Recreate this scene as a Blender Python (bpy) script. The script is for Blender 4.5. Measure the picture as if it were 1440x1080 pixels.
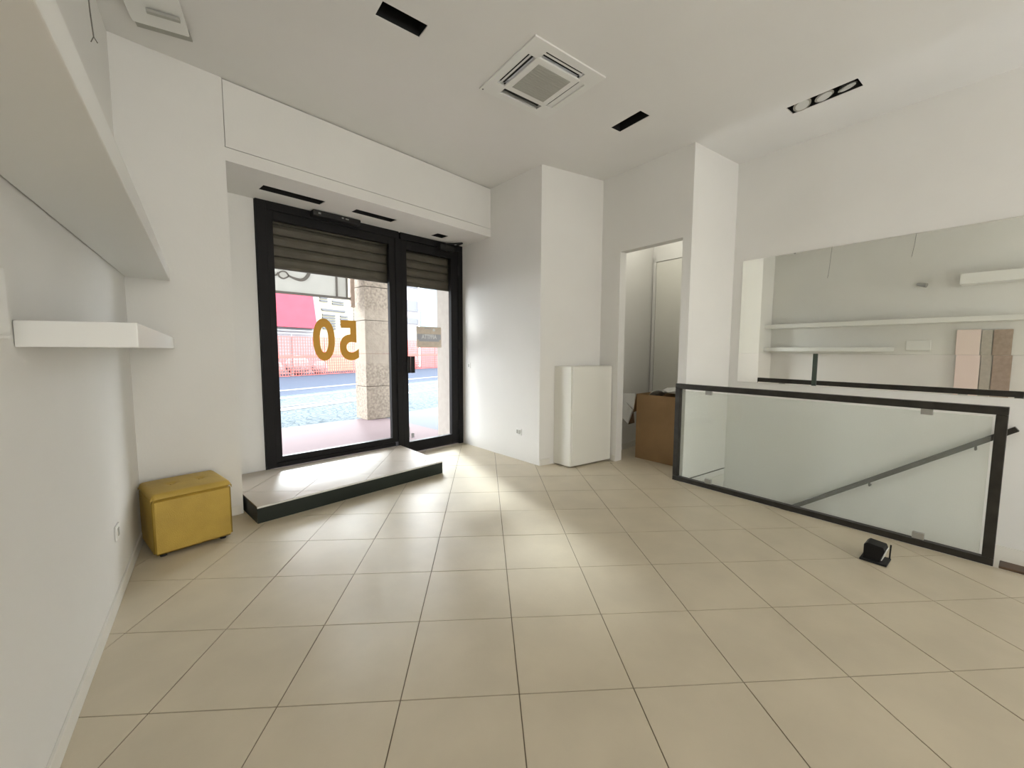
import bpy, bmesh, math, random
from mathutils import Vector, Matrix
from mathutils.geometry import tessellate_polygon
random.seed(4)
for o in list(bpy.data.objects): bpy.data.objects.remove(o)
COL = bpy.context.scene.collection
R = math.radians
# ---------------------------------------------------------------- plan coordinates
# survey frame (camera foot at the origin, looking +Y) -> world frame (origin = foot of the right door jamb,
# +X along the shop front, +Y out to the street)
FRX, FRY, TH = -0.711, 5.763, R(46)
def W(x, y, z=0.0):
    dx, dy = x - FRX, y - FRY
    return Vector((dx*math.cos(TH) + dy*math.sin(TH), -dx*math.sin(TH) + dy*math.cos(TH), z))
CEIL = 3.324
# ---------------------------------------------------------------- camera
sc = bpy.context.scene
F, PI_, RO = 573.4, 0.0826, 0.0044
cd = bpy.data.cameras.new('camera'); cam = bpy.data.objects.new('camera', cd); COL.objects.link(cam)
sc.camera = cam
cd.sensor_width = 36; cd.lens = F/1440*36; cd.clip_start = 0.05; cd.clip_end = 300
fw = Vector((0, math.cos(PI_), -math.sin(PI_))); up = Vector((0, math.sin(PI_), math.cos(PI_))); rt = Vector((1, 0, 0))
r2 = rt*math.cos(RO) + up*math.sin(RO); u2 = up*math.cos(RO) - rt*math.sin(RO)
M = Matrix((r2, u2, -fw)).transposed()
Rz = Matrix.Rotation(-TH, 3, 'Z')
cam.matrix_world = Matrix.Translation(W(0, 0, 1.32)) @ (Rz @ M).to_4x4()
# ---------------------------------------------------------------- colour management, world, sun, rear fill
sc.view_settings.view_transform = 'Standard'; sc.view_settings.look = 'None'
sc.view_settings.gamma = 1; sc.view_settings.use_curve_mapping = False
sc.view_settings.exposure = 0.9
w = bpy.data.worlds.new('world'); sc.world = w; w.use_nodes = True
bg = w.node_tree.nodes['Background']; bg.inputs[0].default_value = (0.93, 0.96, 1.0, 1); bg.inputs[1].default_value = 6.8
def light(name, kind, loc, direction, energy, color, **kw):
    l = bpy.data.lights.new(name, kind); l.energy = energy; l.color = color
    for k, v in kw.items(): setattr(l, k, v)
    o = bpy.data.objects.new(name, l); COL.objects.link(o); o.location = loc
    o.rotation_euler = Vector(direction).to_track_quat('-Z', 'Y').to_euler()
    return o
el = R(30); az = R(-112)
light('sun', 'SUN', (0, 0, 20), (math.cos(az)*math.cos(el), math.sin(az)*math.cos(el), -math.sin(el)), 3.6, (0.86, 0.94, 1.0), angle=R(7))
# added fill lamp, brightens the room from behind the camera
REARX = W(-.1, -2.3)
light('rear_fill', 'AREA', (-2.65, -9.42, 1.75), (0.09, 1, 0.0), 122, (1.0, 0.98, 0.94), shape='RECTANGLE', size=3.8, size_y=2.3)
# ---------------------------------------------------------------- materials
def mat(name, col, rough=0.6, metal=0.0, spec=0.5, noise=0.0, nscale=8.0, bump=0.0, bscale=120.0, col2=None, coord='Object'):
    m = bpy.data.materials.new(name); m.use_nodes = True
    nt = m.node_tree; b = nt.nodes['Principled BSDF']
    b.inputs['Base Color'].default_value = (*col, 1); b.inputs['Roughness'].default_value = rough
    b.inputs['Metallic'].default_value = metal; b.inputs['Specular IOR Level'].default_value = spec
    tc = nt.nodes.new('ShaderNodeTexCoord')
    if noise or col2:
        n = nt.nodes.new('ShaderNodeTexNoise'); n.inputs['Scale'].default_value = nscale; n.inputs['Detail'].default_value = 5
        nt.links.new(tc.outputs[coord], n.inputs['Vector'])
        cr = nt.nodes.new('ShaderNodeValToRGB'); cr.color_ramp.elements[0].position = .35; cr.color_ramp.elements[1].position = .65
        c2 = col2 or tuple(max(0, c*(1-noise)) for c in col)
        cr.color_ramp.elements[0].color = (*c2, 1); cr.color_ramp.elements[1].color = (*col, 1)
        nt.links.new(n.outputs['Fac'], cr.inputs['Fac']); nt.links.new(cr.outputs['Color'], b.inputs['Base Color'])
    if bump:
        n2 = nt.nodes.new('ShaderNodeTexNoise'); n2.inputs['Scale'].default_value = bscale; n2.inputs['Detail'].default_value = 3
        nt.links.new(tc.outputs[coord], n2.inputs['Vector'])
        bp = nt.nodes.new('ShaderNodeBump'); bp.inputs['Strength'].default_value = bump; bp.inputs['Distance'].default_value = 0.01
        nt.links.new(n2.outputs['Fac'], bp.inputs['Height']); nt.links.new(bp.outputs['Normal'], b.inputs['Normal'])
    return m
def glassmat(name, tint, gloss, rough=0.0, haze=0.0):
    m = bpy.data.materials.new(name); m.use_nodes = True; nt = m.node_tree; nt.nodes.clear()
    out = nt.nodes.new('ShaderNodeOutputMaterial'); tr = nt.nodes.new('ShaderNodeBsdfTransparent'); tr.inputs[0].default_value = (*tint, 1)
    gl = nt.nodes.new('ShaderNodeBsdfGlossy'); gl.inputs['Roughness'].default_value = rough; gl.inputs['Color'].default_value = (1, 1, 1, 1)
    mx = nt.nodes.new('ShaderNodeMixShader')
    lw = nt.nodes.new('ShaderNodeFresnel'); lw.inputs['IOR'].default_value = 1.45
    mu = nt.nodes.new('ShaderNodeMath'); mu.operation = 'MULTIPLY'; mu.inputs[1].default_value = gloss
    ge = nt.nodes.new('ShaderNodeNewGeometry'); sb = nt.nodes.new('ShaderNodeMath'); sb.operation = 'SUBTRACT'; sb.inputs[0].default_value = 1
    m3 = nt.nodes.new('ShaderNodeMath'); m3.operation = 'MULTIPLY'
    nt.links.new(ge.outputs['Backfacing'], sb.inputs[1]); nt.links.new(lw.outputs[0], mu.inputs[0])
    nt.links.new(mu.outputs[0], m3.inputs[0]); nt.links.new(sb.outputs[0], m3.inputs[1]); nt.links.new(m3.outputs[0], mx.inputs[0])
    nt.links.new(tr.outputs[0], mx.inputs[1]); nt.links.new(gl.outputs[0], mx.inputs[2])
    last = mx
    if haze:
        df = nt.nodes.new('ShaderNodeBsdfDiffuse'); df.inputs[0].default_value = (.75, .8, .76, 1)
        m2 = nt.nodes.new('ShaderNodeMixShader'); m2.inputs[0].default_value = haze
        nt.links.new(mx.outputs[0], m2.inputs[1]); nt.links.new(df.outputs[0], m2.inputs[2]); last = m2
    nt.links.new(last.outputs[0], out.inputs[0]); return m
MT = dict(
 wall=mat('white_wall_paint', (.80, .79, .755), .75, noise=.03, nscale=1.5, bump=.05, bscale=60),
 ceil=mat('ceiling_paint', (.80, .79, .765), .8, noise=.03, nscale=1.2),
 base=mat('baseboard_white', (.78, .76, .70), .5),
 grout=mat('grout', (.22, .18, .125), .9),
 tile=mat('beige_tile', (.63, .555, .42), .36, spec=.42, noise=.09, nscale=3.2, bump=.04, bscale=35),
 tile_step=mat('platform_tile', (.50, .445, .375), .42, spec=.3, noise=.09, nscale=3.2),
 alu=mat('dark_aluminium', (.009, .0085, .009), .5, spec=.2),
 black=mat('matte_black', (.006, .006, .006), .7),
 riser=mat('black_green_riser', (.006, .012, .007), .55),
 steel=mat('dark_steel_tube', (.035, .032, .027), .42, metal=.3, noise=.4, nscale=14),
 glass=glassmat('window_glass', (.985, .99, .985), .15),
 frost=glassmat('barrier_glass', (.955, .97, .95), .9, haze=.10),
 clip=mat('satin_clip', (.42, .42, .40), .35, metal=.7),
 mirror=mat('mirror_silver', (.985, 1.0, .955), .01, metal=1.0),
 mirror_low=mat('mirror_silver_lower', (.99, .985, .96), .01, metal=1.0),
 edge=mat('glass_edge_green', (.045, .065, .052), .4),
 shelf=mat('white_laminate', (.84, .84, .81), .42),
 cab=mat('cabinet_white', (.80, .79, .72), .38),
 leather=mat('mustard_leather', (.53, .355, .06), .52, noise=.18, nscale=5, bump=.25, bscale=260),
 card=mat('cardboard', (.36, .225, .11), .8, noise=.14, nscale=5),
 cardin=mat('cardboard_dark', (.10, .055, .025), .9),
 plasticw=mat('white_plastic', (.80, .80, .77), .4),
 greyg=mat('grey_grille', (.42, .42, .38), .6),
 ink=mat('dark_ink', (.03, .03, .03), .6),
 lamp_reflector=mat('satin_reflector', (.55, .54, .50), .22, metal=.85),
 bulb=mat('frosted_lens', (.55, .55, .52), .3),
 gold=mat('gold_vinyl', (.66, .33, .03), .45),
 signbg=mat('sign_beige', (.80, .69, .60), .6, noise=.12, nscale=25),
 signband=mat('sign_grey_band', (.50, .50, .56), .6),
 signtxt=mat('sign_white', (.85, .85, .87), .6),
 wire=mat('wire_grey', (.16, .15, .13), .6),
 wood=mat('brown_wood_edge', (.10, .055, .025), .5, noise=.5, nscale=10),
 shutter=mat('shutter_metal', (.11, .095, .072), .55, metal=.2, noise=.25, nscale=9),
 stone=mat('pillar_stone', (0.33, 0.285, 0.235), .9, spec=0.1, noise=.36, nscale=24, bump=.8, bscale=45),
 beige=mat('beige_render', (.42, .385, .345), .9, spec=0.1, noise=.08, nscale=12),
 pink=mat('pink_pavement', (0.185, 0.145, 0.15), .9, spec=0.1, noise=.12, nscale=60),
 greyp=mat('grey_pavement', (.13, .145, .16), .9, spec=0.1, noise=.15, nscale=30),
 asph=mat('blue_grey_asphalt', (0.042, 0.054, 0.078), .9, spec=0.1, noise=.1, nscale=4),
 rail=mat('pale_concrete_strip', (0.182, 0.191, 0.194), .9, spec=0.1),
 netm=mat('orange_netting', (.40, .10, .085), .9, spec=0.1),
 awn=mat('pink_awning', (.27, .045, .062), .9, spec=0.1, noise=.1, nscale=3),
 facade=mat('pale_facade', (.215, .205, .215), .9, spec=0.1, noise=.06, nscale=2),
 yellow=mat('cream_yellow', (.27, .255, .185), .9, spec=0.1),
 blind=mat('grey_shutter', (0.090, 0.092, 0.097), .9, spec=0.1),
 bluep=mat('pale_blue_panel', (.17, .21, .225), .9, spec=0.1, noise=.06, nscale=6),
 greywin=mat('grey_window', (0.055, 0.058, 0.068), .4),
 panel=mat('arcade_sign_panel', (.52, .53, .50), .9, spec=0.1, noise=.05, nscale=6),
 script=mat('script_grey', (0.135, 0.126, 0.113), .9, spec=0.1),
 boardg=mat('grey_beige_board', (.50, .46, .40), .7, noise=.1, nscale=20),
 boardp=mat('pink_board', (.88, .74, .68), .7),
 boardb=mat('brown_board', (.42, .33, .27), .7, noise=.15, nscale=20),
 rubble=mat('white_bag', (.36, .33, .34), .9, spec=0.1, noise=.2, nscale=8),
)
def cobble():
    m = bpy.data.materials.new('cobbles'); m.use_nodes = True; nt = m.node_tree; b = nt.nodes['Principled BSDF']
    b.inputs['Roughness'].default_value = .9; b.inputs['Specular IOR Level'].default_value = .08
    tc = nt.nodes.new('ShaderNodeTexCoord'); v = nt.nodes.new('ShaderNodeTexVoronoi'); v.inputs['Scale'].default_value = 8; v.feature = 'DISTANCE_TO_EDGE'
    nt.links.new(tc.outputs['Object'], v.inputs['Vector'])
    cr = nt.nodes.new('ShaderNodeValToRGB'); cr.color_ramp.elements[0].position = .02; cr.color_ramp.elements[0].color = (.03, .045, .055, 1)
    cr.color_ramp.elements[1].position = .12; cr.color_ramp.elements[1].color = (.085, .102, .11, 1)
    nt.links.new(v.outputs['Distance'], cr.inputs['Fac']); nt.links.new(cr.outputs['Color'], b.inputs['Base Color'])
    bp = nt.nodes.new('ShaderNodeBump'); bp.inputs['Strength'].default_value = .6; bp.inputs['Distance'].default_value = .03
    nt.links.new(v.outputs['Distance'], bp.inputs['Height']); nt.links.new(bp.outputs['Normal'], b.inputs['Normal'])
    return m
MT['cobble'] = cobble()
# ---------------------------------------------------------------- mesh helpers
def meta(o, label=None, cat=None, group=None, kind=None):
    if label: o['label'] = label
    if cat: o['category'] = cat
    if group: o['group'] = group
    if kind: o['kind'] = kind
    return o
def obj(name, bm, m, parent=None, bevel=0, smooth=False, seg=2):
    bmesh.ops.recalc_face_normals(bm, faces=bm.faces)
    me = bpy.data.meshes.new(name); bm.to_mesh(me); bm.free()
    me.materials.append(MT[m] if isinstance(m, str) else m)
    if smooth:
        for p in me.polygons: p.use_smooth = True
    o = bpy.data.objects.new(name, me); COL.objects.link(o)
    if parent:
        o.parent = parent; o.matrix_parent_inverse = Matrix.Translation(parent.location).inverted() if parent.type == 'EMPTY' else Matrix()
        if parent.type == 'EMPTY': pass
    if bevel:
        md = o.modifiers.new('bevel', 'BEVEL'); md.width = bevel; md.segments = seg; md.limit_method = 'ANGLE'
    return o
def thing(name, loc, label, cat, group=None, kind=None):
    o = bpy.data.objects.new(name, None); COL.objects.link(o); o.location = loc; o.empty_display_size = .1
    return meta(o, label, cat, group, kind)
def B(): return bmesh.new()
def prism(bm, pts, z0, z1):
    lo = [bm.verts.new((p[0], p[1], z0)) for p in pts]; hi = [bm.verts.new((p[0], p[1], z1)) for p in pts]
    n = len(pts)
    bm.faces.new(lo); bm.faces.new(hi[::-1])
    for i in range(n): bm.faces.new((lo[i], lo[(i+1) % n], hi[(i+1) % n], hi[i]))
    return bm
def box(bm, c, s, rz=0.0, Rm=None):
    r = bmesh.ops.create_cube(bm, size=1.0)
    Mx = (Rm.to_4x4() if Rm else Matrix.Rotation(rz, 4, 'Z'))
    bmesh.ops.transform(bm, matrix=Matrix.Translation(c) @ Mx @ Matrix.Diagonal((*s, 1)), verts=r['verts'])
    return bm
def bx(bm, x0, x1, y0, y1, z0, z1): return box(bm, ((x0+x1)/2, (y0+y1)/2, (z0+z1)/2), (abs(x1-x0), abs(y1-y0), abs(z1-z0)))
def cyl(bm, a, b, r, n=14, r2=None):
    a, b = Vector(a), Vector(b); d = b-a
    q = d.to_track_quat('Z', 'Y').to_matrix().to_4x4()
    g = bmesh.ops.create_cone(bm, cap_ends=True, segments=n, radius1=r, radius2=r if r2 is None else r2, depth=d.length)
    bmesh.ops.transform(bm, matrix=Matrix.Translation((a+b)/2) @ q, verts=g['verts'])
    return bm
def tube(bm, pts, r, n=6):
    for a, b in zip(pts[:-1], pts[1:]): cyl(bm, a, b, r, n)
    return bm
def strip(bm, p, q, side, th, z0, z1):
    """upright board from p to q in plan, th thick towards side (+1 = left of p->q)"""
    p, q = Vector(p[:2]), Vector(q[:2]); d = (q-p).normalized(); n = Vector((-d.y, d.x))*side*th
    return prism(bm, [p, q, q+n, p+n], z0, z1)
def holed(bm, outer, holes, z, dz):
    """horizontal sheet with rectangular holes, hole walls rising by dz"""
    polys = [[Vector((p[0], p[1], 0)) for p in outer]] + [[Vector((p[0], p[1], 0)) for p in h] for h in holes]
    flat = [p for poly in polys for p in poly]; vs = [bm.verts.new((p.x, p.y, z)) for p in flat]
    for t in tessellate_polygon(polys): bm.faces.new([vs[i] for i in t])
    k = len(outer)
    for h in holes:
        lo = vs[k:k+len(h)]; hi = [bm.verts.new((p[0], p[1], z+dz)) for p in h]; n = len(h)
        for i in range(n): bm.faces.new((lo[i], lo[(i+1) % n], hi[(i+1) % n], hi[i]))
        k += n
    return bm
def rect(c, a, b, ang):
    """plan rectangle centred c, size a x b, long side a at angle"""
    c = Vector(c[:2]); d = Vector((math.cos(ang), math.sin(ang))); n = Vector((-d.y, d.x))
    return [c-d*a/2-n*b/2, c+d*a/2-n*b/2, c+d*a/2+n*b/2, c-d*a/2+n*b/2]
def clip(poly, cell):
    """Sutherland-Hodgman, cell convex CCW"""
    out = [Vector(p[:2]) for p in poly]
    for i in range(len(cell)):
        a, b = Vector(cell[i][:2]), Vector(cell[(i+1) % len(cell)][:2]); e = b-a; res = []
        def s(p): return e.x*(p.y-a.y)-e.y*(p.x-a.x)
        for j in range(len(out)):
            p, q = out[j], out[(j+1) % len(out)]; sp, sq = s(p), s(q)
            if sp >= 0: res.append(p)
            if (sp > 0 and sq < 0) or (sp < 0 and sq > 0): res.append(p+(q-p)*(sp/(sp-sq)))
        out = res
        if len(out) < 3: return []
    return out
def area(p): return .5*sum(p[i].x*p[(i+1) % len(p)].y-p[(i+1) % len(p)].x*p[i].y for i in range(len(p)))
def ccw(p):
    p = [Vector(q[:2]) for q in p]
    return p if area(p) > 0 else p[::-1]
def text_bm(body, size, extrude, Mx, offset=0.0, sx=1.0, align='CENTER'):
    c = bpy.data.curves.new('lettering', 'FONT'); c.body = body; c.size = size; c.extrude = extrude; c.offset = offset
    c.align_x = align; c.align_y = 'CENTER'; c.resolution_u = 6
    o = bpy.data.objects.new('lettering', c); COL.objects.link(o)
    dg = bpy.context.evaluated_depsgraph_get(); me = bpy.data.meshes.new_from_object(o.evaluated_get(dg))
    bm = B(); bm.from_mesh(me); bpy.data.objects.remove(o); bpy.data.meshes.remove(me)
    bmesh.ops.transform(bm, matrix=Mx @ Matrix.Diagonal((sx, 1, 1, 1)), verts=bm.verts)
    return bm
OUT = Matrix(((-1, 0, 0), (0, 0, 1), (0, 1, 0))).to_4x4()    # lettering that faces the street
# ---------------------------------------------------------------- plan points
c0 = W(-2.573, 2.749); dd = (W(.588, -.809)-W(0, 0)).normalized(); LWE = c0+dd*8.8
P1 = W(-2.163, 3.196); BR = W(-.276, 5.263); FR = Vector((0, 0, 0)); PC = W(.314, 4.586)
N = W(1.075, 5.01); DC = W(1.755, 4.10); JL = W(1.24, 4.789); JR = W(1.699, 4.175)
MI = W(2.429, 4.566); dm = (W(.598, -.801)-W(0, 0)).normalized(); MRE = MI+dm*6.45
b0 = W(1.656, 4.113); b1 = W(2.975, 2.418); db = (b1-b0).normalized()
dX = Vector((1, 0, 0))
DL = (DC-N).normalized(); DLn = Vector((-DL.y, DL.x, 0));  DLn = DLn if DLn.x > 0 else -DLn
WELL_END = 3.6
# ---------------------------------------------------------------- floor: screed + tiles
def v2(v): return (v.x, v.y)
cells = []
far1 = PC + (PC-BR).normalized()*7.9
cells.append(ccw([c0, BR, PC, far1, LWE]))
lineN = b0-db*1.08
cells.append(ccw([PC, lineN, b0+db*6.6, far1]))
cells.append(ccw([PC, N+Vector((0, .02, 0)), lineN]))
closet_side_y = W(1.496, 5.391).y; K = W(1.99, 5.925)
drx = (MI-DC).normalized(); rnx = Vector((-drx.y, drx.x, 0))
cells.append(ccw([lineN, Vector((K.x+.05, closet_side_y+.02, 0)), DC+drx*1.6+rnx*.06, DC, b0]))
cells.append(ccw([P1, Vector((P1.x, 0, 0)), FR, BR]))
floor = thing('floor', (0, 0, 0), 'beige square tiled shop floor laid diagonally', 'floor', kind='structure')
bm = B()
wellp = [b0, b0+db*WELL_END]
for i, cell in enumerate(cells):
    prism(bm, [(p.x, p.y) for p in cell], -.16, -.0035)
obj('screed', bm, 'grout', floor)
s, th = .4505, R(3.89); ox, oy = -.9963*1.32, 1.042*1.32
a = Vector((math.cos(th), math.sin(th))); b = Vector((-math.sin(th), math.cos(th)))
G = .0022
def tile_quad(i, j, dx=0, dy=0):
    q = []
    for u, v in ((G, G), (s-G, G), (s-G, s-G), (G, s-G)):
        p = Vector((ox+dx, oy+dy)) + a*(i*s+u) + b*(j*s+v); q.append(W(p.x, p.y))
    return q
big = []
for j in range(-16, 16):
    for i in range(-14, 18):
        q = ccw(tile_quad(i, j)); polys = [clip(q, c) for c in cells]; polys = [p for p in polys if len(p) > 2 and area(p) > 4e-4]
        if not polys: continue
        ctr = W(ox+a.x*(i+.5)*s+b.x*(j+.5)*s, oy+a.y*(i+.5)*s+b.y*(j+.5)*s)
        bm = B()
        dz = random.uniform(-.0006, .0)
        for p in polys: prism(bm, p, -.0034, dz)
        bmesh.ops.remove_doubles(bm, verts=bm.verts, dist=1e-5)
        obj('tile', bm, 'tile', floor)
# ---------------------------------------------------------------- ceiling with recessed holes
slots = [  # centre (survey frame), length, width
 (W(-.682, 2.664), .285, .125, W(.21, .165)-W(0, 0)), (W(1.024, 3.762), .325, .125, W(.19, -.27)-W(0, 0)), (W(2.4515, 3.4035), .465, .142, W(.268, -.362)-W(0, 0))]
holes = [rect(c_, l_, w_, math.atan2(d_.y, d_.x)) for c_, l_, w_, d_ in slots]
acc = W(.208, 3.234); aca = TH*0 + math.atan2((W(.667, 3.162)-W(.139, 2.767)).y, (W(.667, 3.162)-W(.139, 2.767)).x)
ac_hole = rect(acc, .56, .56, aca)
outer = [c0-dX*.4, Vector((P1.x-.5, P1.y, 0)), BR+Vector((.3, 0, 0)), Vector((K.x+.5, .2, 0)), MI+Vector((1.6, .4, 0)), MRE+Vector((.6, 0, 0)), LWE+Vector((-.6, -.5, 0)) ]
outer = ccw([Vector((-3.9, -.74)), Vector((2.6, -.74)), Vector((2.6, -9.4)), Vector((-4.6, -9.4)), Vector((-4.6, -.74))][:1]+[Vector((2.6, -.74)), Vector((2.6, -9.6)), Vector((-4.8, -9.6)), Vector((-4.8, -.74))])
bm = B(); holed(bm, outer, holes+[ac_hole], CEIL, .12)
bx(bm, -4.8, 2.6, -.74, .35, CEIL+.001, CEIL+.12)
prism(bm, [(-4.8, -9.6), (2.6, -9.6), (2.6, -.74), (-4.8, -.74)], CEIL+.32, CEIL+.40)
ceiling = obj('ceiling', bm, 'ceil'); meta(ceiling, 'white flat ceiling with cut-out light slots', 'ceiling', kind='structure')
# closet ceiling lies at the same height (same sheet)
# ---------------------------------------------------------------- walls
def wall(name, bm, label, m='wall'): return meta(obj(name, bm, m), label, 'wall', kind='structure')
bm = B(); strip(bm, c0-dd*.3, LWE, -1, .2, -.05, CEIL+.01); wall('wall_left', bm, 'long plain white wall on the left carrying the shelves')
# front wall: pier left of the shop window, strip beside the frame, header above
SOF = 2.735
bm = B(); prism(bm, [c0-dX*.5, P1, (P1.x, .0), (P1.x, .4), (c0.x-.5, .4)], -.05, CEIL+.01)
bx(bm, P1.x-.01, -2.495, .0, .14, -.05, 2.745)
bx(bm, P1.x-.01, .14, .0, .3, 2.745, CEIL+.01)
wall('wall_front', bm, 'white pier and header around the shop window')
bm = B(); bx(bm, P1.x-2, 4.0, .3, .6, 2.78, 6.5); bx(bm, -9, -2.52, .3, .6, -.004, 2.779)
wall('wall_facade', bm, 'outer street wall above and beside the shop front', 'beige')
# beam: front face, soffit with three slots
so = [(W(-2.03, 3.90), .53, .14), (W(-1.47, 4.47), .46, .125), (W(-.91, 5.215), .17, .15)]
sholes = [rect(c_, l_, w_, R(1)) for c_, l_, w_ in so]
bm = B()
sp = ccw([Vector((P1.x, P1.y)), Vector((BR.x, BR.y)), Vector((0, 0)), Vector((P1.x, 0))])
holed(bm, sp, sholes, SOF, .10)
# front face of beam, below and around the access panel
e = (BR-P1).normalized(); nf = Vector((e.y, -e.x, 0)); nf = nf if nf.y < 0 else -nf
def face(bm, p, q, z0, z1):
    bm.faces.new([bm.verts.new((p.x, p.y, z0)), bm.verts.new((q.x, q.y, z0)), bm.verts.new((q.x, q.y, z1)), bm.verts.new((p.x, p.y, z1))])
pA = W(-2.179, 3.179)+Vector((.0, 0, 0)); zs = 2.832
face(bm, P1, BR, SOF, zs)
strip(bm, P1-nf*.02, BR-nf*.02, 1, .05, zs, CEIL+.005)
beam = wall('wall_beam', bm, 'white boxed header with access panel above the shop window')
g_ = .004
pb = B(); strip(pb, P1+e*.004+nf*.0, BR-e*.002+nf*.0, 1, .018, zs+g_, CEIL-.007); pan = obj('access_panel', pb, 'wall', beam)
# right entrance block: side wall of the door recess, niche return, closet side
JLi = JL+DLn*.11; JRi = JR+DLn*.11
bm = B(); prism(bm, [(0, 0), v2(PC), v2(N), v2(JL), v2(JLi), (JLi.x+.02, closet_side_y), (K.x, closet_side_y), (K.x, .7), (.14, .67), (.14, .05), (0, .05)], -.05, CEIL+.01)
wall('wall_entrance', bm, 'bright white wall corner right of the glass door')
# closet back wall, stair return wall, door lintel
bm = B()
cb = [Vector((K.x, closet_side_y, 0)), Vector((K.x, closet_side_y, 0))+DL*2.2]
strip(bm, cb[0]-DL*.2, cb[1], 1, .15, -.05, CEIL+.01)
wall('wall_closet', bm, 'white back wall inside the small storage closet')
bm = B(); off = DLn*.11; dr = (MI-DC).normalized(); rn = Vector((-dr.y, dr.x, 0)); rn = rn if rn.y > 0 else -rn
prism(bm, [v2(JR), v2(DC), v2(MI), v2(MI+dr*.9), v2(MI+dr*.9+rn*.11), v2(DC+off+rn*.11+dr*.02), v2(JRi)], -1.9, CEIL+.01)
prism(bm, [v2(JL-DL*.002), v2(JR+DL*.002), v2(JRi+DL*.002), v2(JLi-DL*.002)], 2.45, CEIL+.01)
wall('wall_stair', bm, 'white wall with the closet doorway and corner by the stairs')
bm = B(); strip(bm, MI-dm*.0, MRE, 1, .2, -1.95, CEIL+.01)
wall('wall_right', bm, 'long white wall on the right carrying the mirror')
# closed rear wall; pane and frame on it are added behind the fill lamp
rp, rq = LWE, MRE; dR = (rq-rp).normalized(); Lr = (rq-rp).length
bm = B()
rside = -1
def rw(s0, s1, z0, z1): strip(bm, rp+dR*s0, rp+dR*s1, rside, .2, z0, z1)
rw(-.3, .45, -.05, CEIL+.01); rw(Lr-.9, Lr+.3, -1.9, CEIL+.01); rw(.45, Lr-.9, -.05, CEIL+.01)
wall('wall_rear', bm, 'white rear wall behind the viewpoint')
w2 = thing('fill_backing', rp+dR*2.5+Vector((0, 0, .6)), 'wide framed pane added to back the fill lamp behind the viewpoint', 'window', kind='structure')
bm = B(); rn2 = Vector((-dR.y, dR.x, 0)); q_ = rp+rn2*.004
strip(bm, q_+dR*.5, q_+dR*(Lr-.95), 1, .006, .58, 2.92); obj('pane', bm, 'shelf', w2)
for z0, z1 in ((.52, .58), (2.92, 2.98)):
    bm = B(); strip(bm, q_+dR*.44, q_+dR*(Lr-.89), 1, .03, z0, z1); obj('window_frame', bm, 'alu', w2)
# ---------------------------------------------------------------- baseboards
def baseboard(name, p, q, side, label, z=.072, th=.011):
    bm = B(); strip(bm, p, q, side, th, 0.0005, z); return meta(obj(name, bm, 'base', bevel=.002), label, 'baseboard', kind='structure')
baseboard('baseboard_left', c0+dd*.01, LWE, 1, 'low white baseboard along the left wall')
pd = (P1-c0).normalized()
baseboard('baseboard_front', c0+pd*.02, P1-pd*.02, -1, 'short white baseboard between footstool corner and step')
nd = (N-PC).normalized()
baseboard('baseboard_niche', PC+nd*.005, PC+nd*.14, -1, 'short white baseboard left of the white cabinet')
baseboard('baseboard_door', JL-DL*.05, JL, -1 if DLn.x > 0 else 1, 'small white baseboard piece at the closet doorway')
bm = B(); bx(bm, JLi.x+.06, K.x, closet_side_y-.011, closet_side_y-.0005, .0005, .08)
meta(obj('baseboard_closet', bm, 'base'), 'white baseboard inside the closet', 'baseboard', kind='structure')
# ---------------------------------------------------------------- closet panel (flush door on the back wall)
bm = B(); q0 = cb[0]+DL*.07
bn = -DLn
bk = thing('door_2', q0, 'tall flush pale panel door in the back of the closet', 'door', kind='structure')
strip(bm, q0+bn*.012+DL*.0, q0+DL*1.0+bn*.012, -1 if True else 1, .010, .02, 2.55); obj('door_panel', bm, 'greyp' if False else 'cab', bk)
bm = B(); strip(bm, q0-DL*.05, q0-DL*.008, -1, .022, .0, 2.62); strip(bm, q0-DL*.05, q0+DL*1.06, -1, .022, 2.565, 2.62); obj('door_frame', bm, 'wall', bk)
# ---------------------------------------------------------------- shop front: frame, glass, door
def front_bar(bm, x0, x1, z0, z1, y0=-.03, y1=.05): return bx(bm, x0, x1, y0, y1, z0, z1)
win = thing('window_1', (-1.72, 0, .13), 'large fixed shop window pane in a black frame, gold 50 on the glass', 'window', kind='structure')
bm = B(); front_bar(bm, -2.49, -2.40, .13, 2.743); obj('window_frame', bm, 'alu', win, .003)
bm = B(); front_bar(bm, -2.40, -.98, 2.655, 2.743); obj('window_frame', bm, 'alu', win, .003)
bm = B(); front_bar(bm, -2.40, -1.07, .13, .18); obj('window_frame', bm, 'alu', win, .003)
bm = B(); front_bar(bm, -1.03, -.955, 0.0, 2.655); obj('mullion', bm, 'alu', win, .003)
# sash of the fixed pane
SY0, SY1 = -.018, .036
sash = B()
for x0, x1, z0, z1 in ((-2.40, -2.342, .18, 2.655), (-1.108, -1.03, .18, 2.655), (-2.342, -1.108, 2.57, 2.655), (-2.342, -1.108, .18, .236)):
    bx(sash, x0, x1, SY0, SY1, z0, z1)
obj('sash', sash, 'alu', win, .003)
bm = B(); bx(bm, -2.35, -1.10, .006, .014, .228, 2.578); pane = obj('pane', bm, 'glass', win)
# gold street number on the glass
for ch, x, cw in (('0', -1.885, .78), ('5', -1.612, .82)):
    Mx = Matrix.Translation((x, .004, 1.40)) @ OUT
    obj('number_digit', text_bm(ch, .60, .0008, Mx, offset=.016, sx=cw), 'gold', win)
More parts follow.
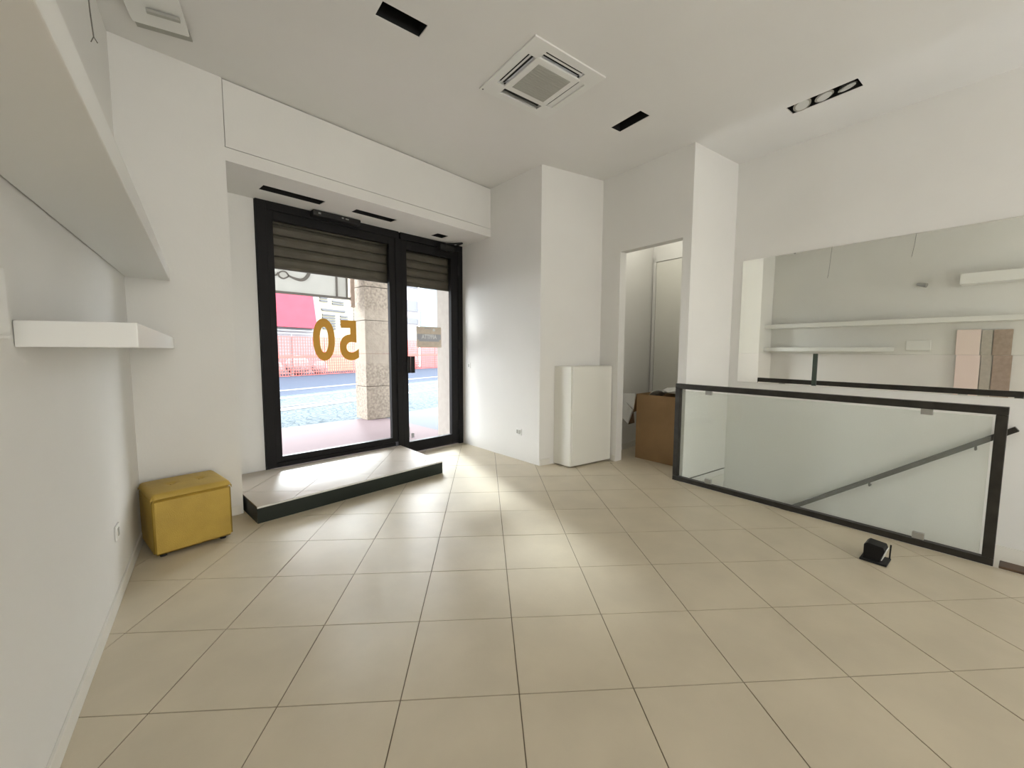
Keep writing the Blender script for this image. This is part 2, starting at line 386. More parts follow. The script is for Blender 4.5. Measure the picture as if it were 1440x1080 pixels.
# black lock box with arm at the head of the window
bm = B(); bx(bm, -2.0, -1.50, -.125, -.031, 2.675, 2.731); hb = obj('closer_box', bm, 'black', win, .006)
bm = B(); bx(bm, -1.95, -1.925, -.128, -.1255, 2.695, 2.712); bx(bm, -1.71, -1.69, -.128, -.1255, 2.70, 2.715); bx(bm, -1.67, -1.635, -.128, -.1255, 2.70, 2.712); obj('indicator', bm, 'clip', hb)
# door leaf
door = thing('door_1', (-.5, 0, 0), 'narrow black framed glass door standing right of the shop window', 'door', kind='structure')
bm = B(); front_bar(bm, -.955, -.0, 2.655, 2.743); obj('door_frame', bm, 'alu', door, .003)
bm = B(); front_bar(bm, -.075, .0, 0, 2.655); obj('door_frame', bm, 'alu', door, .003)
bm = B()
for x0, x1, z0, z1 in ((-.95, -.875, .012, 2.65), (-.195, -.08, .012, 2.65), (-.875, -.195, 2.545, 2.65), (-.875, -.195, .012, .150)):
    bx(bm, x0, x1, SY0-.004, SY1, z0, z1)
leaf = obj('door_leaf', bm, 'alu', door, .003)
bm = B(); bx(bm, -.88, -.19, .006, .014, .145, 2.55); obj('pane', bm, 'glass', door)
bm = B(); bx(bm, -.905, -.855, -.05, -.023, 1.03, 1.24); obj('handle', bm, 'black', door, .004)
bm = B(); bx(bm, -.855, -.80, -.060, -.046, 1.03, 1.24); obj('handle_grip', bm, 'black', door, .004)
bm = B(); bx(bm, -.42, -.19, -.10, -.023, 2.615, 2.69); cl = obj('door_closer', bm, 'black', door, .006)
bm = B(); tube(bm, [(-.33, -.09, 2.70), (-.19, -.26, 2.705), (-.17, -.06, 2.700)], .012); cyl(bm, (-.33, -.09, 2.66), (-.33, -.09, 2.71), .016); obj('closer_arm', bm, 'black', cl)
for z in (2.40, 1.39, .27):
    bm = B(); cyl(bm, (-.078, -.035, z-.06), (-.078, -.035, z+.06), .010, 10); obj('hinge', bm, 'black', door)
bm = B(); bx(bm, -.868, -.855, .0, .005, .19, .34); bx(bm, -.83, -.79, .0, .0045, .19, .25); obj('sticker', bm, 'signband', door)
# AFFITTA (for rent) notice hung on the door glass, reads from the street
sg = thing('rental_sign', (-.56, .045, 1.35), 'beige rental notice with grey band hanging on the door glass', 'sign')
bm = B(); bx(bm, -.72, -.335, .018, .024, 1.35, 1.62); obj('board', bm, 'signbg', sg)
bm = B(); bx(bm, -.715, -.345, .0165, .0178, 1.452, 1.525); bx(bm, -.685, -.37, .0166, .0178, 1.43, 1.452); obj('band', bm, 'signband', sg)
obj('lettering', text_bm('AFFITTA', .075, .0003, Matrix.Translation((-.53, .0160, 1.489)) @ OUT, offset=.0026, sx=.82), 'signtxt', sg)
bm = B(); cyl(bm, (-.455, .0165, 1.582), (-.455, .0178, 1.582), .020, 20); obj('round_logo', bm, 'signtxt', sg)
bm = B(); bx(bm, -.60, -.50, .0167, .0178, 1.594, 1.604); obj('small_print', bm, 'signband', sg)
# ---------------------------------------------------------------- step platform
pl = [(-2.835, -1.055), (-1.078, -.995), (-1.006, -.032), (-2.845, -.032)]
step = thing('step_platform', (-1.95, -.6, 0), 'low tiled step with black-green sides in front of the shop window', 'platform')
bm = B(); prism(bm, pl, .0, .116); obj('riser', bm, 'riser', step)
bm = B(); prism(bm, [(-2.83, -1.045), (-1.084, -.986), (-1.013, -.034), (-2.84, -.034)], .116, .127); obj('bed', bm, 'grout', step)
plc = ccw([Vector((-2.832, -1.050)), Vector((-1.082, -.990)), Vector((-1.010, -.033)), Vector((-2.842, -.033))])
for j in range(-9, 16):
    for i in range(-12, 16):
        p = clip(ccw(tile_quad(i, j, .12, .21)), plc)
        if len(p) > 2 and area(p) > 4e-4: obj('tile', prism(B(), p, .1272, .130), 'tile_step', step)
bm = B(); strip(bm, (-2.835, -1.056), (-1.078, -.996), -1, .004, .118, .1305); obj('edge_trim', bm, 'base', step)
# ---------------------------------------------------------------- shelves on the left wall
def shelf(name, f0, f1, w1_, z0, z1, label, start=None):
    """front line f0 (at pier) -> f1, wall end w1_"""
    st = c0+pd*.004+dd*.004 if start is None else start
    bm = B(); prism(bm, [v2(st), v2(f0), v2(f1), v2(w1_)], z0, z1)
    return meta(obj(name, bm, 'shelf', bevel=.003), label, 'shelf')
fp = W(-2.412, 2.928); dirF = (W(-.729, .668)-W(-2.081, 2.531)).normalized()
inn = Vector((-dd.y, dd.x, 0)); inn = inn if inn.x > 0 else -inn
fA = fp-pd*.004
shelf('wall_shelf', fA, W(-.297, .124), W(-.297, .124)-inn*.29, 1.797, 1.878, 'long upper white shelf on the left wall above head height')
bE = W(-1.16, 1.272)
shelf('wall_shelf', fA, bE, W(-1.425, 1.172), 1.323, 1.400, 'shorter lower white shelf on the left wall, its end face towards the room')
qC = W(-.756, .706); 
shelf('wall_shelf', qC, W(.12, -.50), W(.12, -.50)-inn*.27, 2.385, 2.54, 'thick high white shelf on the left wall, seen only in the mirror', start=qC-inn*.265)
# white wall box beyond the lower shelf
k1 = W(-1.28, 1.053)-inn*.05
bm = B(); prism(bm, [v2(k1+inn*.001), v2(k1+dd*.30+inn*.001), v2(k1+dd*.30+inn*.045), v2(k1+inn*.045)], 1.343, 1.52)
wb = meta(obj('wall_box', bm, 'plasticw', bevel=.004), 'flat white box on the left wall beyond the end of the lower shelf', 'box')
bm = B(); prism(bm, [v2(k1+dd*.012+inn*.0455), v2(k1+dd*.29+inn*.0455), v2(k1+dd*.29+inn*.048), v2(k1+dd*.012+inn*.048)], 1.352, 1.511); obj('lid', bm, 'plasticw', wb, .001)
# loose wires from the ceiling above the left wall
def wires(name, p, z1, label, sway):
    t = thing(name, (p.x, p.y, CEIL), label, 'wire', 'loose wires hanging beside the left wall')
    pts = [p+Vector((0, 0, CEIL)), p+sway*.3+Vector((0, 0, CEIL-.2)), p+sway*.7+Vector((0, 0, z1+.1)), p+sway+Vector((0, 0, z1))]
    obj('cable', tube(B(), pts, .0025), 'wire', t)
    e1 = pts[-1]; obj('cable_end', tube(B(), [e1, e1+Vector((.012, .0, -.022))], .002), 'wire', t); obj('cable_end', tube(B(), [e1, e1+Vector((-.010, .008, -.024))], .002), 'wire', t)
wires('hanging_wire', W(-1.97, 1.97)+inn*.03, 2.765, 'thin loose wire hanging near the far end of the left wall', W(-.0, .0)-W(-.03, .05)*1.0 if False else Vector((.02, .03, 0)))
wires('hanging_wire', W(-1.29, 1.033)+inn*.0, 2.87, 'loose wire with split ends hanging over the middle of the left wall', Vector((-.03, .06, 0)))
# small wall spotlight, seen in the mirror
pS = c0+dd*2.27
sp_ = thing('wall_spotlight', pS+inn*.03+Vector((0, 0, 2.44)), 'small white wall spotlight high on the left wall, seen in the mirror', 'lamp')
obj('mount', cyl(B(), pS+inn*.001+Vector((0, 0, 2.44)), pS+inn*.02+Vector((0, 0, 2.44)), .035, 18), 'plasticw', sp_)
obj('arm', tube(B(), [pS+inn*.02+Vector((0, 0, 2.44)), pS+inn*.07+dd*.02+Vector((0, 0, 2.45))], .008), 'plasticw', sp_)
obj('head', cyl(B(), pS+inn*.06-dd*.06+Vector((0, 0, 2.47)), pS+inn*.10+dd*.06+Vector((0, 0, 2.43)), .022, 16, .036), 'clip', sp_)
# boards leaning on the left wall (seen only in the mirror)
def lean(s0, s1, z, m, label, off=0.0):
    q = c0+dd*s0+inn*(.03+off); r_ = c0+dd*s1+inn*(.03+off)
    bm = B(); strip(bm, q, r_, 1, .02, .0008, z); meta(obj('leaning_board', bm, m, bevel=.002), label, 'board')
lean(2.72, 2.98, 1.68, 'boardp', 'wide pale pink board standing at the left wall, seen in the mirror')
lean(2.99, 3.10, 1.665, 'boardg', 'narrow grey-beige board between the pink and the brown board, seen in the mirror')
lean(3.11, 3.30, 1.67, 'boardb', 'brown board standing right of the pink one, seen in the mirror')
# sockets
def plate(name, base, n, d, w_, h_, z, label, cat, m='plasticw', holes_=2):
    t = thing(name, base+Vector((0, 0, z)), label, cat)
    bm = B(); strip(bm, base-d*w_/2+n*.0006, base+d*w_/2+n*.0006, 1, .008, z-h_/2, z+h_/2)
    c_ = base+n*.004
    bm.free(); bm = B()
    ang = math.atan2(d.y, d.x)
    box(bm, (base.x+n.x*.005, base.y+n.y*.005, z), (w_, .008, h_), ang); obj('cover_plate', bm, m, t, .002)
    for k in range(holes_):
        bm = B(); o_ = d*((k-(holes_-1)/2)*w_*.42)
        box(bm, (base.x+n.x*.0105+o_.x, base.y+n.y*.0105+o_.y, z), (w_*.3, .003, h_*.55), ang); obj('insert', bm, 'greyg' if m == 'plasticw' else 'black', t)
dW1 = (PC-FR).normalized(); nW1 = Vector((dW1.y, -dW1.x, 0)); nW1 = nW1 if nW1.x < 0 else -nW1
sO = dW1.dot(W(.088, 4.846)-FR); plate('wall_socket', FR+dW1*sO, nW1, dW1, .10, .08, .344, 'white double socket low on the bright wall right of the door', 'socket')
sO = dW1.dot(W(-.589, 5.624)-FR); plate('light_switch', FR+dW1*sO, nW1, dW1, .07, .07, 1.108, 'small white switch plate beside the door frame', 'switch', holes_=1)
sO = dd.dot(W(-2.088, 2.08)-c0); plate('wall_socket', c0+dd*sO, inn, dd, .09, .075, .355, 'white wall socket low on the left wall in front of the footstool', 'socket', holes_=1)
# ---------------------------------------------------------------- footstool
otA, otB = W(-2.229, 2.434), W(-1.962, 2.762)
fd = (otB-otA).normalized(); sd = -dd*1.0; Lf = (otB-otA).length
perp = Vector((-fd.y, fd.x, 0)); perp = perp if perp.y > 0 else -perp
DEP = .40
ot = thing('footstool', (otA+otB)/2+perp*DEP/2, 'mustard yellow leather box footstool with tufted lid in the left corner', 'footstool')
cen = (otA+otB)/2+perp*DEP/2+inn*.012; ang = math.atan2(fd.y, fd.x)
MO = Matrix.Translation(cen) @ Matrix.Rotation(ang, 4, 'Z')
bm = B(); box(bm, (0, 0, .200), (Lf, DEP, .356)); bmesh.ops.bevel(bm, geom=bm.edges[:], offset=.014, segments=3, affect='EDGES')
bmesh.ops.transform(bm, matrix=MO, verts=bm.verts); o_ = obj('body', bm, 'leather', ot, smooth=True); o_.modifiers.new('wn', 'WEIGHTED_NORMAL')
# lid: soft cushion with two tufts
bm = B(); n_ = 28; gv = {}
def lidz(u, v):
    ex_ = min(u, 1-u)*Lf; ey_ = min(v, 1-v)*DEP
    r_ = .028
    z = .028
    for e_ in (ex_, ey_):
        if e_ < r_: z -= r_-math.sqrt(max(0, r_*r_-(r_-e_)**2))
    z += .008*math.sin(math.pi*u)*math.sin(math.pi*v)
    for (cu, cv) in ((.33, .5), (.70, .5)):
        d_ = math.hypot((u-cu)*Lf, (v-cv)*DEP); z -= .014*math.exp(-(d_/.028)**2)
        z -= .004*math.exp(-(abs((u-cu)*Lf-(v-cv)*DEP)/.010)**2)*math.exp(-(d_/.07)**2)
    return .387+z
m_ = 40
for i in range(m_+1):
    for j in range(m_+1): 
        u, v = i/m_, j/m_; gv[i, j] = bm.verts.new(((u-.5)*(Lf+.006), (v-.5)*(DEP+.006), lidz(u, v)))
for i in range(m_):
    for j in range(m_): bm.faces.new((gv[i, j], gv[i+1, j], gv[i+1, j+1], gv[i, j+1]))
eds = [e_ for e_ in bm.edges if e_.is_boundary]
r_ = bmesh.ops.extrude_edge_only(bm, edges=eds); vs_ = [v for v in r_['geom'] if isinstance(v, bmesh.types.BMVert)]
for v in vs_: v.co.z = .3815
bm.faces.new(sorted(vs_, key=lambda v: math.atan2(v.co.y, v.co.x)))
bmesh.ops.transform(bm, matrix=MO, verts=bm.verts); obj('lid', bm, 'leather', ot, smooth=True)
for u_ in (.33, .70):
    bm = B(); q_ = MO @ Vector(((u_-.5)*Lf, 0, .411)); cyl(bm, q_-Vector((0, 0, .004)), q_+Vector((0, 0, .003)), .009, 14); obj('button', bm, 'leather', ot)
for ux in (-1, 1):
    for uy in (-1, 1):
        q_ = MO @ Vector((ux*(Lf/2-.05), uy*(DEP/2-.05), 0)); obj('foot', cyl(B(), q_+Vector((0, 0, .0005)), q_+Vector((0, 0, .024)), .018, 12), 'black', ot)
# ---------------------------------------------------------------- white cabinet in the niche
cA, cB_, = W(.473, 4.707), W(.655, 4.497); cR = JL-DL*.085-DLn*.006
nB = N-DL*.0
cabn = thing('wall_cabinet', W(.8, 4.7), 'waist high white cabinet box with one front door in the wall niche', 'cabinet')
# footprint: left side face cA-cB_, front cB_-cR, back against the niche
cB2 = cB_; bk1 = N-nd*.02+DL*.01-DLn*.008; bk0 = PC+nd*(nd.dot(cA-PC))-Vector((-nd.y, nd.x, 0))*(-.004 if nd.x > 0 else .004)
foot = [v2(bk0-Vector((0, .006, 0))), v2(cB2), v2(cR), v2(bk1-Vector((0, .01, 0)))]
bm = B(); prism(bm, foot, .012, 1.142); obj('carcass', bm, 'cab', cabn, .002)
cf = (cR-cB2).normalized(); cn = Vector((cf.y, -cf.x, 0)); cn = cn if cn.y < 0 else -cn
bm = B(); strip(bm, cB2+cf*.012+cn*.001, cR-cf*.008+cn*.001, -1, .014, .02, 1.134); obj('door', bm, 'cab', cabn, .0015)
bm = B(); strip(bm, bk0-Vector((0, .006, 0))+cn*.0, cB2, -1, .001, .02, 1.13); bm.free()
# ---------------------------------------------------------------- closet contents
xA, xB = W(1.535, 4.981), W(1.835, 4.62)
xd = (xB-xA).normalized(); xn = Vector((-xd.y, xd.x, 0)); xn = xn if xn.x > 0 else -xn
cb_ = thing('cardboard_box', (xA+xB)/2, 'tall open brown cardboard box standing in the closet doorway', 'box')
xB2 = xA+xd*.56; H_ = .795
def cp(p, q, z0, z1, side, nm='side_panel', m='card'):
    bm = B(); strip(bm, p, q, side, .006, z0, z1); return obj(nm, bm, m, cb_)
cp(xA, xB2, .001, H_, 1 if Vector((-xd.y, xd.x, 0)).dot(xn) > 0 else -1)
ps = 1 if Vector((-xd.y, xd.x, 0)).dot(xn) > 0 else -1
cp(xA+xn*.38, xB2+xn*.38, .001, H_, ps)
cp(xA+xn*.38, xA+xn*.006, .001, H_, ps); cp(xB2+xn*.006, xB2+xn*.38, .001, H_, ps)
bm = B(); prism(bm, [v2(xA+xn*.01), v2(xB2+xn*.01), v2(xB2+xn*.37), v2(xA+xn*.37)], .001, .007); obj('bottom', bm, 'card', cb_)
# flap folded out to the left
def quad_slab(bm, pts, n, th):
    pts = [Vector(p) for p in pts]; n = Vector(n).normalized()*th
    a_ = [bm.verts.new(p) for p in pts]; b_ = [bm.verts.new(p+n) for p in pts]; k = len(pts)
    bm.faces.new(a_); bm.faces.new(b_[::-1])
    for i in range(k): bm.faces.new((a_[i], a_[(i+1) % k], b_[(i+1) % k], b_[i]))
    return bm
fl0 = xA-xn*.004
bm = quad_slab(B(), [xA-xd*.002+Vector((0, 0, H_)), xA+xn*.38-xd*.002+Vector((0, 0, H_)), xA+xn*.34-xd*.10+Vector((0, 0, H_-.22)), xA+xn*.02-xd*.06+Vector((0, 0, H_-.24))], -xd, .005)
obj('flap', bm, 'card', cb_)
# white lettered board tilted on its left, white crumpled sheet behind
wbd = thing('lettered_board', W(1.42, 5.2, .5), 'white printed board tilted at the left of the cardboard box', 'board')
T0 = W(1.405, 5.19, .775); T1 = W(1.53, 5.04, .788); T2 = W(1.512, 5.015, .60); T3 = W(1.425, 5.14, .70)
nB_ = (T1-T0).cross(T3-T0); nB_ = nB_ if nB_.y > 0 else -nB_
bm = quad_slab(B(), [T0, T1, T2, T3], nB_, .008); obj('top_sheet', bm, 'plasticw', wbd)
U0, U1, U2, U3 = W(1.395, 5.20, .765), W(1.505, 5.06, .58), W(1.47, 5.10, .40), W(1.395, 5.21, .50)
nU = (U1-U0).cross(U3-U0); nU = nU if nU.y > 0 else -nU
obj('side_sheet', quad_slab(B(), [U0, U1, U2, U3], nU, .006), 'shelf', wbd)
V0, V1, V2_ = W(1.512, 5.03, .575), W(1.52, 4.995, .43), W(1.47, 5.085, .395)
nV = (V1-V0).cross(V2_-V0); nV = nV if nV.y > 0 else -nV
obj('dark_side', quad_slab(B(), [V0, V1, V2_], nV, .004), 'cardin', wbd)
nb = -nB_.normalized()
mid = T0*.35+T1*.5+T2*.15
bm = B()
for k, (f1_, f2_) in enumerate(((.45, .08), (.62, .10), (.60, .34))):
    p_ = T0+(T1-T0)*f1_+(T3-T0)*f2_*1.4+nb*.001
    d1 = (T1-T0).normalized()*.05; d2 = (T3-T0).normalized()*.02
    if k < 2: quad_slab(bm, [p_, p_+d1, p_+d1+d2*.4, p_+d2*.4], nb, .001)
    else:
        pts_ = [p_+d1*.5*math.cos(t_)+d2*1.2*math.sin(t_) for t_ in [R(a_) for a_ in range(20, 330, 35)]]; tube(bm, pts_, .003, 5)
obj('printed_marks', bm, 'ink', wbd)
bm = B(); bmesh.ops.create_grid(bm, x_segments=14, y_segments=10, size=.5)
for v in bm.verts:
    u, t_ = v.co.x+.5, v.co.y+.5
    base_ = xA+xd*(.10+.62*u)+xn*(.08+.28*t_)
    v.co = Vector((base_.x, base_.y, .765+.19*u**.8+.035*math.sin(9*u+5*t_)*math.cos(7*t_)+random.uniform(-.008, .008)))
obj_ = obj('plastic_sheet', bm, 'plasticw'); md = obj_.modifiers.new('thick', 'SOLIDIFY'); md.thickness = .004
meta(obj_, 'crumpled white plastic sheet on top of the cardboard box', 'sheet')
# ---------------------------------------------------------------- stairwell
bm = B(); strip(bm, b0-db*.3, b0+db*WELL_END, -1, .10, -1.95, -.165); 
wall('wall_well', bm, 'white inner wall of the stairwell below the glass barrier')
stairs = thing('staircase', MI+dm*1.2, 'staircase going down along the right wall', 'stairs', kind='structure')
sidew = .92
dn = Vector((dm.y, -dm.x, 0)); dn = dn if dn.dot(b0-MI) > 0 else -dn
for k in range(9):
    t1 = 2.15-.26*k; zt = -.32-.19*k
    if t1 < .25: break
    bm = B(); prism(bm, [v2(MI+dm*(t1-.27)+dn*.002), v2(MI+dm*t1+dn*.002), v2(MI+dm*t1+dn*.74), v2(MI+dm*(t1-.27)+dn*.74)], zt-.23, zt); obj('step', bm, 'tile', stairs)
bm = B(); prism(bm, [v2(MI+dm*2.16+dn*.002), v2(MI+dm*4.2+dn*.002), v2(MI+dm*4.2+dn*.70), v2(MI+dm*2.16+dn*.70)], -.50, -.32); obj('landing', bm, 'tile', stairs)
bm = B(); prism(bm, [v2(MI+dm*(.0)+dn*.002), v2(MI+dm*4.2+dn*.002), v2(MI+dm*4.2+dn*.74), v2(MI+dn*.74)], -1.95, -1.85); obj('lower_floor', bm, 'tile', stairs)
# floor edge where the slab is cut (thin grey trims) and wooden edge strip right of the barrier
bm = B(); q_ = b1+db*.022; strip(bm, q_, q_+db*1.6, 1, .115, .0006, .016)
meta(obj('trim_1', bm, 'wood', bevel=.004), 'brown wooden edge strip on the floor right of the barrier', 'trim', kind='structure')
bm = B(); strip(bm, DC-rn*.0008+dr*.0, MI-dr*.01-rn*.0008, -1, .012, -.155, -.075)
meta(obj('trim_2', bm, 'base'), 'pale skirting strip at the left end of the stairwell', 'trim', kind='structure')
bm = B(); strip(bm, DC-rn*.0008+dr*.0, MI-dr*.01-rn*.0008, -1, .006, -.012, -.002)
meta(obj('trim_4', bm, 'steel'), 'dark joint line at floor level in the stairwell corner', 'trim', kind='structure')
bm = B(); strip(bm, MI+dm*2.0+dn*.0008, MI+dm*4.1+dn*.0008, -1, .012, -.315, -.115); 
meta(obj('trim_3', bm, 'base'), 'white skirting above the stair landing on the right wall', 'trim', kind='structure')
# handrail on the right wall
h0, h1 = MI+dm*2.06+dn*.055+Vector((0, 0, .775)), MI+dm*.50+dn*.055+Vector((0, 0, -.385))
hr = thing('handrail', MI+dm*1.3+dn*.03+Vector((0, 0, .2)), 'dark sloping metal handrail on the right wall behind the glass', 'handrail')
q3 = (h0-h1).to_track_quat('X', 'Z').to_matrix()
bm = B(); box(bm, (h0+h1)/2, ((h0-h1).length, .045, .038), Rm=q3); obj('rail', bm, 'steel', hr, .003)
for f_ in (.12, .5, .88):
    p_ = h1.lerp(h0, f_); obj('bracket', tube(B(), [p_-Vector((0, 0, .015)), p_-Vector((0, 0, .05)), p_-Vector((0, 0, .05))-dn*.05], .007, 8), 'steel', hr)
# ---------------------------------------------------------------- glass barrier
bar = thing('glass_barrier', (b0+b1)/2, 'dark steel framed glass barrier guarding the stairwell', 'barrier')
T = .05; BH = .992; bnl = Vector((-db.y, db.x, 0)); bnl = bnl if bnl.dot(MI-b0) > 0 else -bnl; bs = 1 if Vector((-db.y, db.x, 0)).dot(bnl) > 0 else -1
bm = B(); strip(bm, b0, b1, bs, T, BH-T, BH); obj('top_rail', bm, 'steel', bar, .003)
bm = B(); strip(bm, b0, b1, bs, T, .0006, .045); obj('bottom_rail', bm, 'steel', bar, .003)
bm = B(); strip(bm, b0, b0+db*T, bs, T, .046, BH-T-.001); obj('post', bm, 'steel', bar, .003)
bm = B(); strip(bm, b1-db*T, b1, bs, T, .046, BH-T-.001); obj('post', bm, 'steel', bar, .003)
bm = B(); strip(bm, b0+db*(T+.012)+bnl*.02, b1-db*(T+.012)+bnl*.02, bs, .01, .055, BH-T-.018); obj('glass_pane', bm, 'frost', bar)
for t_, z_ in ((.33, .925), (1.80, .925), (.36, .068), (1.81, .068)):
    bm = B(); strip(bm, b0+db*(t_-.03)+bnl*.012, b0+db*(t_+.03)+bnl*.012, bs, .026, z_-.022, z_+.022); obj('glass_clip', bm, 'clip', bar, .002)
# ---------------------------------------------------------------- mirror
mir = thing('wall_mirror', MI+dm*1.8+Vector((0, 0, 1.0)), 'wide frameless wall mirror in two stacked sheets on the right wall', 'mirror')
ms = 1 if Vector((-dm.y, dm.x, 0)).dot(dn) > 0 else -1
bm = B(); strip(bm, MI+dm*.098+dn*.002, MI+dm*4.4+dn*.002, ms, .005, 1.30, 2.285); obj('mirror_sheet', bm, 'mirror', mir)
bm = B(); strip(bm, MI+dm*.098+dn*.002, MI+dm*4.4+dn*.009, ms, .005, 0.99, 1.299); obj('mirror_sheet', bm, 'mirror_low', mir)
bm = B(); strip(bm, MI+dm*.79+dn*.012, MI+dm*.825+dn*.012, ms, .006, .992, 1.30); obj('clip_strip', bm, 'edge', mir)
# ---------------------------------------------------------------- ceiling slots (empty recessed housings)
def housing(name, poly, z, h, label, cat='light', lamps=0):
    ctr = sum((Vector((p[0], p[1], 0)) for p in poly), Vector())/4
    t = thing(name, ctr+Vector((0, 0, z)), label, cat)
    bm = B(); pts = [Vector((p[0], p[1], 0)) for p in poly]
    def shr(k): return [v2(ctr+(p-ctr)*k) for p in pts]
    i_ = shr(.985)
    lo = [bm.verts.new((*p, z+.004)) for p in i_]; hi = [bm.verts.new((*p, z+h)) for p in i_]
    bm.faces.new(hi)
    for k in range(4): bm.faces.new((lo[k], lo[(k+1) % 4], hi[(k+1) % 4], hi[k]))
    obj('housing', bm, 'black', t)
    if lamps:
        d_ = (pts[1]-pts[0]); w_ = (pts[3]-pts[0]).length
        for k in range(lamps):
            p_ = ctr+d_*((k-(lamps-1)/2)/lamps*.96)
            bm = B(); tilt = Vector((.25*(k-1), -.25, -1)).normalized()
            q_ = p_+Vector((0, 0, z+.035)); cyl(bm, q_, q_+tilt*.03, w_*.30, 24, w_*.44); rg = obj('spot_ring', bm, 'lamp_reflector', t)
            bm = B(); cyl(bm, q_+tilt*.031, q_+tilt*.036, w_*.33, 24); obj('lens', bm, 'bulb', rg)
    return t
housing('recessed_light', holes[0], CEIL, .19, 'empty black rectangular light slot in the ceiling left of the air vent')
housing('recessed_light', holes[1], CEIL, .19, 'empty black slot in the ceiling right of the air vent')
housing('recessed_light', holes[2], CEIL, .19, 'long ceiling slot with three round spotlights nearest the mirror wall', lamps=3)
for h_, lb in zip(sholes, ('longest black slot in the soffit above the shop window, at left', 'middle black slot in the soffit above the shop window', 'small square black hole in the soffit above the door')):
    housing('recessed_light', h_, SOF, .09, lb)
# ---------------------------------------------------------------- cassette air conditioner
ac = thing('air_conditioner', acc+Vector((0, 0, CEIL)), 'square white ceiling cassette air conditioner with grey centre grille', 'air conditioner')
MA = Matrix.Translation(acc+Vector((0, 0, CEIL))) @ Matrix.Rotation(aca, 4, 'Z')
def acpart(name, bm, m, bevel=0, par=None):
    bmesh.ops.transform(bm, matrix=MA, verts=bm.verts); return obj(name, bm, m, par or ac, bevel)
Sx = .335
zb, zt = -.012, -.0008
vi, vo, vl = .205, .272, .185   # vents between these half distances, half length
bm = B()
# face plate built of pieces around four vents
def pc(x0, x1, y0, y1): bx(bm, x0, x1, y0, y1, zb, zt)
pc(-Sx, Sx, vo, Sx); pc(-Sx, Sx, -Sx, -vo); pc(-Sx, -vo, -vo, vo); pc(vo, Sx, -vo, vo)
for sx_ in (-1, 1):
    for sy_ in (-1, 1): pc(*sorted((sx_*vl, sx_*vo)), *sorted((sy_*vi, sy_*vo))); pc(*sorted((sx_*vi, sx_*vo)), *sorted((sy_*vl, sy_*vi)))
acpart('face_plate', bm, 'plasticw')
bm = B(); bx(bm, -vi, vi, -vi, vi, zb-.004, zt)
acpart('grille_frame', bm, 'plasticw', .004)
bm = B(); bx(bm, -.155, .155, -.155, .155, zb-.0055, zb-.0042); gr = acpart('grille', bm, 'greyg')
for k in range(13):
    y_ = -.14+k*.0233; bm = B(); bx(bm, -.153, .153, y_-.0025, y_+.0025, zb-.008, zb-.0056); acpart('slat', bm, 'greyg', 0, gr)
for k in range(4):
    Rk = Matrix.Rotation(k*math.pi/2, 4, 'Z')
    bm = B(); bx(bm, -vl, vl, vi, vo, .012, .03); bmesh.ops.transform(bm, matrix=Rk, verts=bm.verts); acpart('air_slot', bm, 'black')
    bm = B(); box(bm, (0, .245, -.004), (vl*2-.008, .012 if k != 3 else .05, .003), Rm=Matrix.Rotation(R(35 if k != 3 else 6), 3, 'X')); bmesh.ops.transform(bm, matrix=Rk, verts=bm.verts); acpart('air_flap', bm, 'plasticw' if k != 0 else 'greyg')
bm = B(); cyl(bm, (-Sx+.02, Sx-.02, zb-.002), (-Sx+.02, Sx-.02, zb), .006, 10); acpart('sensor', bm, 'ink')
# white ceiling unit top left of the view
cu = [W(-2.215, 2.50), W(-1.84, 2.50)]
e0, e1_, e2, e3 = W(-2.288, 2.616), W(-2.045, 2.745), W(-2.116, 2.84), W(-2.377, 2.707)
un = (e1_-e0).normalized(); uq = Vector((-un.y, un.x, 0)); uq = uq if uq.dot(W(0, 0)-e0) > 0 else -uq
cf_ = thing('ceiling_lamp', (e0+e1_)/2+Vector((0, 0, CEIL)), 'white ceiling lamp plate with dark slot in the upper left corner', 'lamp')
bm = quad_slab(B(), [e0+Vector((0, 0, CEIL-.045)), e1_+Vector((0, 0, CEIL-.045)), e1_+uq*.30+Vector((0, 0, CEIL-.02)), e0+uq*.30+Vector((0, 0, CEIL-.02))], (0, 0, 1), .012); obj('plate', bm, 'plasticw', cf_, .002)
bm = B(); prism(bm, [v2(e0-uq*.002), v2(e1_-uq*.002), v2(e1_-uq*.10), v2(e0-uq*.10)], CEIL-.012, CEIL-.0006); obj('slot_frame', bm, 'greyg', cf_)
bm = B(); prism(bm, [v2(e0-uq*.02+un*.02), v2(e1_-uq*.02-un*.02), v2(e1_-uq*.05-un*.02), v2(e0-uq*.05+un*.02)], CEIL-.014, CEIL-.0125); obj('slot', bm, 'wood', cf_)
bm = B(); prism(bm, [v2(e0+un*.1+uq*.13), v2(e1_-un*.02+uq*.13), v2(e1_-un*.02+uq*.155), v2(e0+un*.1+uq*.155)], CEIL-.056, CEIL-.04); obj('rib', bm, 'greyg', cf_)
# ---------------------------------------------------------------- small black lamp on the floor
la = W(2.221, 2.498); lbp = W(2.311, 2.413)
lc = W(2.315, 2.495); lang = math.atan2((lbp-la).y, (lbp-la).x)
fx = thing('floor_spotlight', lc, 'small black box spotlight with pale lens lying on the floor by the barrier', 'lamp')
ML = Matrix.Translation(lc) @ Matrix.Rotation(lang-R(8), 4, 'Z') @ Matrix.Diagonal((1.06, 1.12, 1.05, 1))
def lp(name, bm, m, bevel=0):
    bmesh.ops.transform(bm, matrix=ML, verts=bm.verts); return obj(name, bm, m, fx, bevel)
bm = B(); bx(bm, -.062, .062, -.062, .062, .0006, .014); lp('base_plate', bm, 'black', .004)
bm = B()
pr = [(-.048, .014), (.030, .014), (.030, .030), (.048, .082), (.040, .104), (-.035, .112), (-.048, .098)]
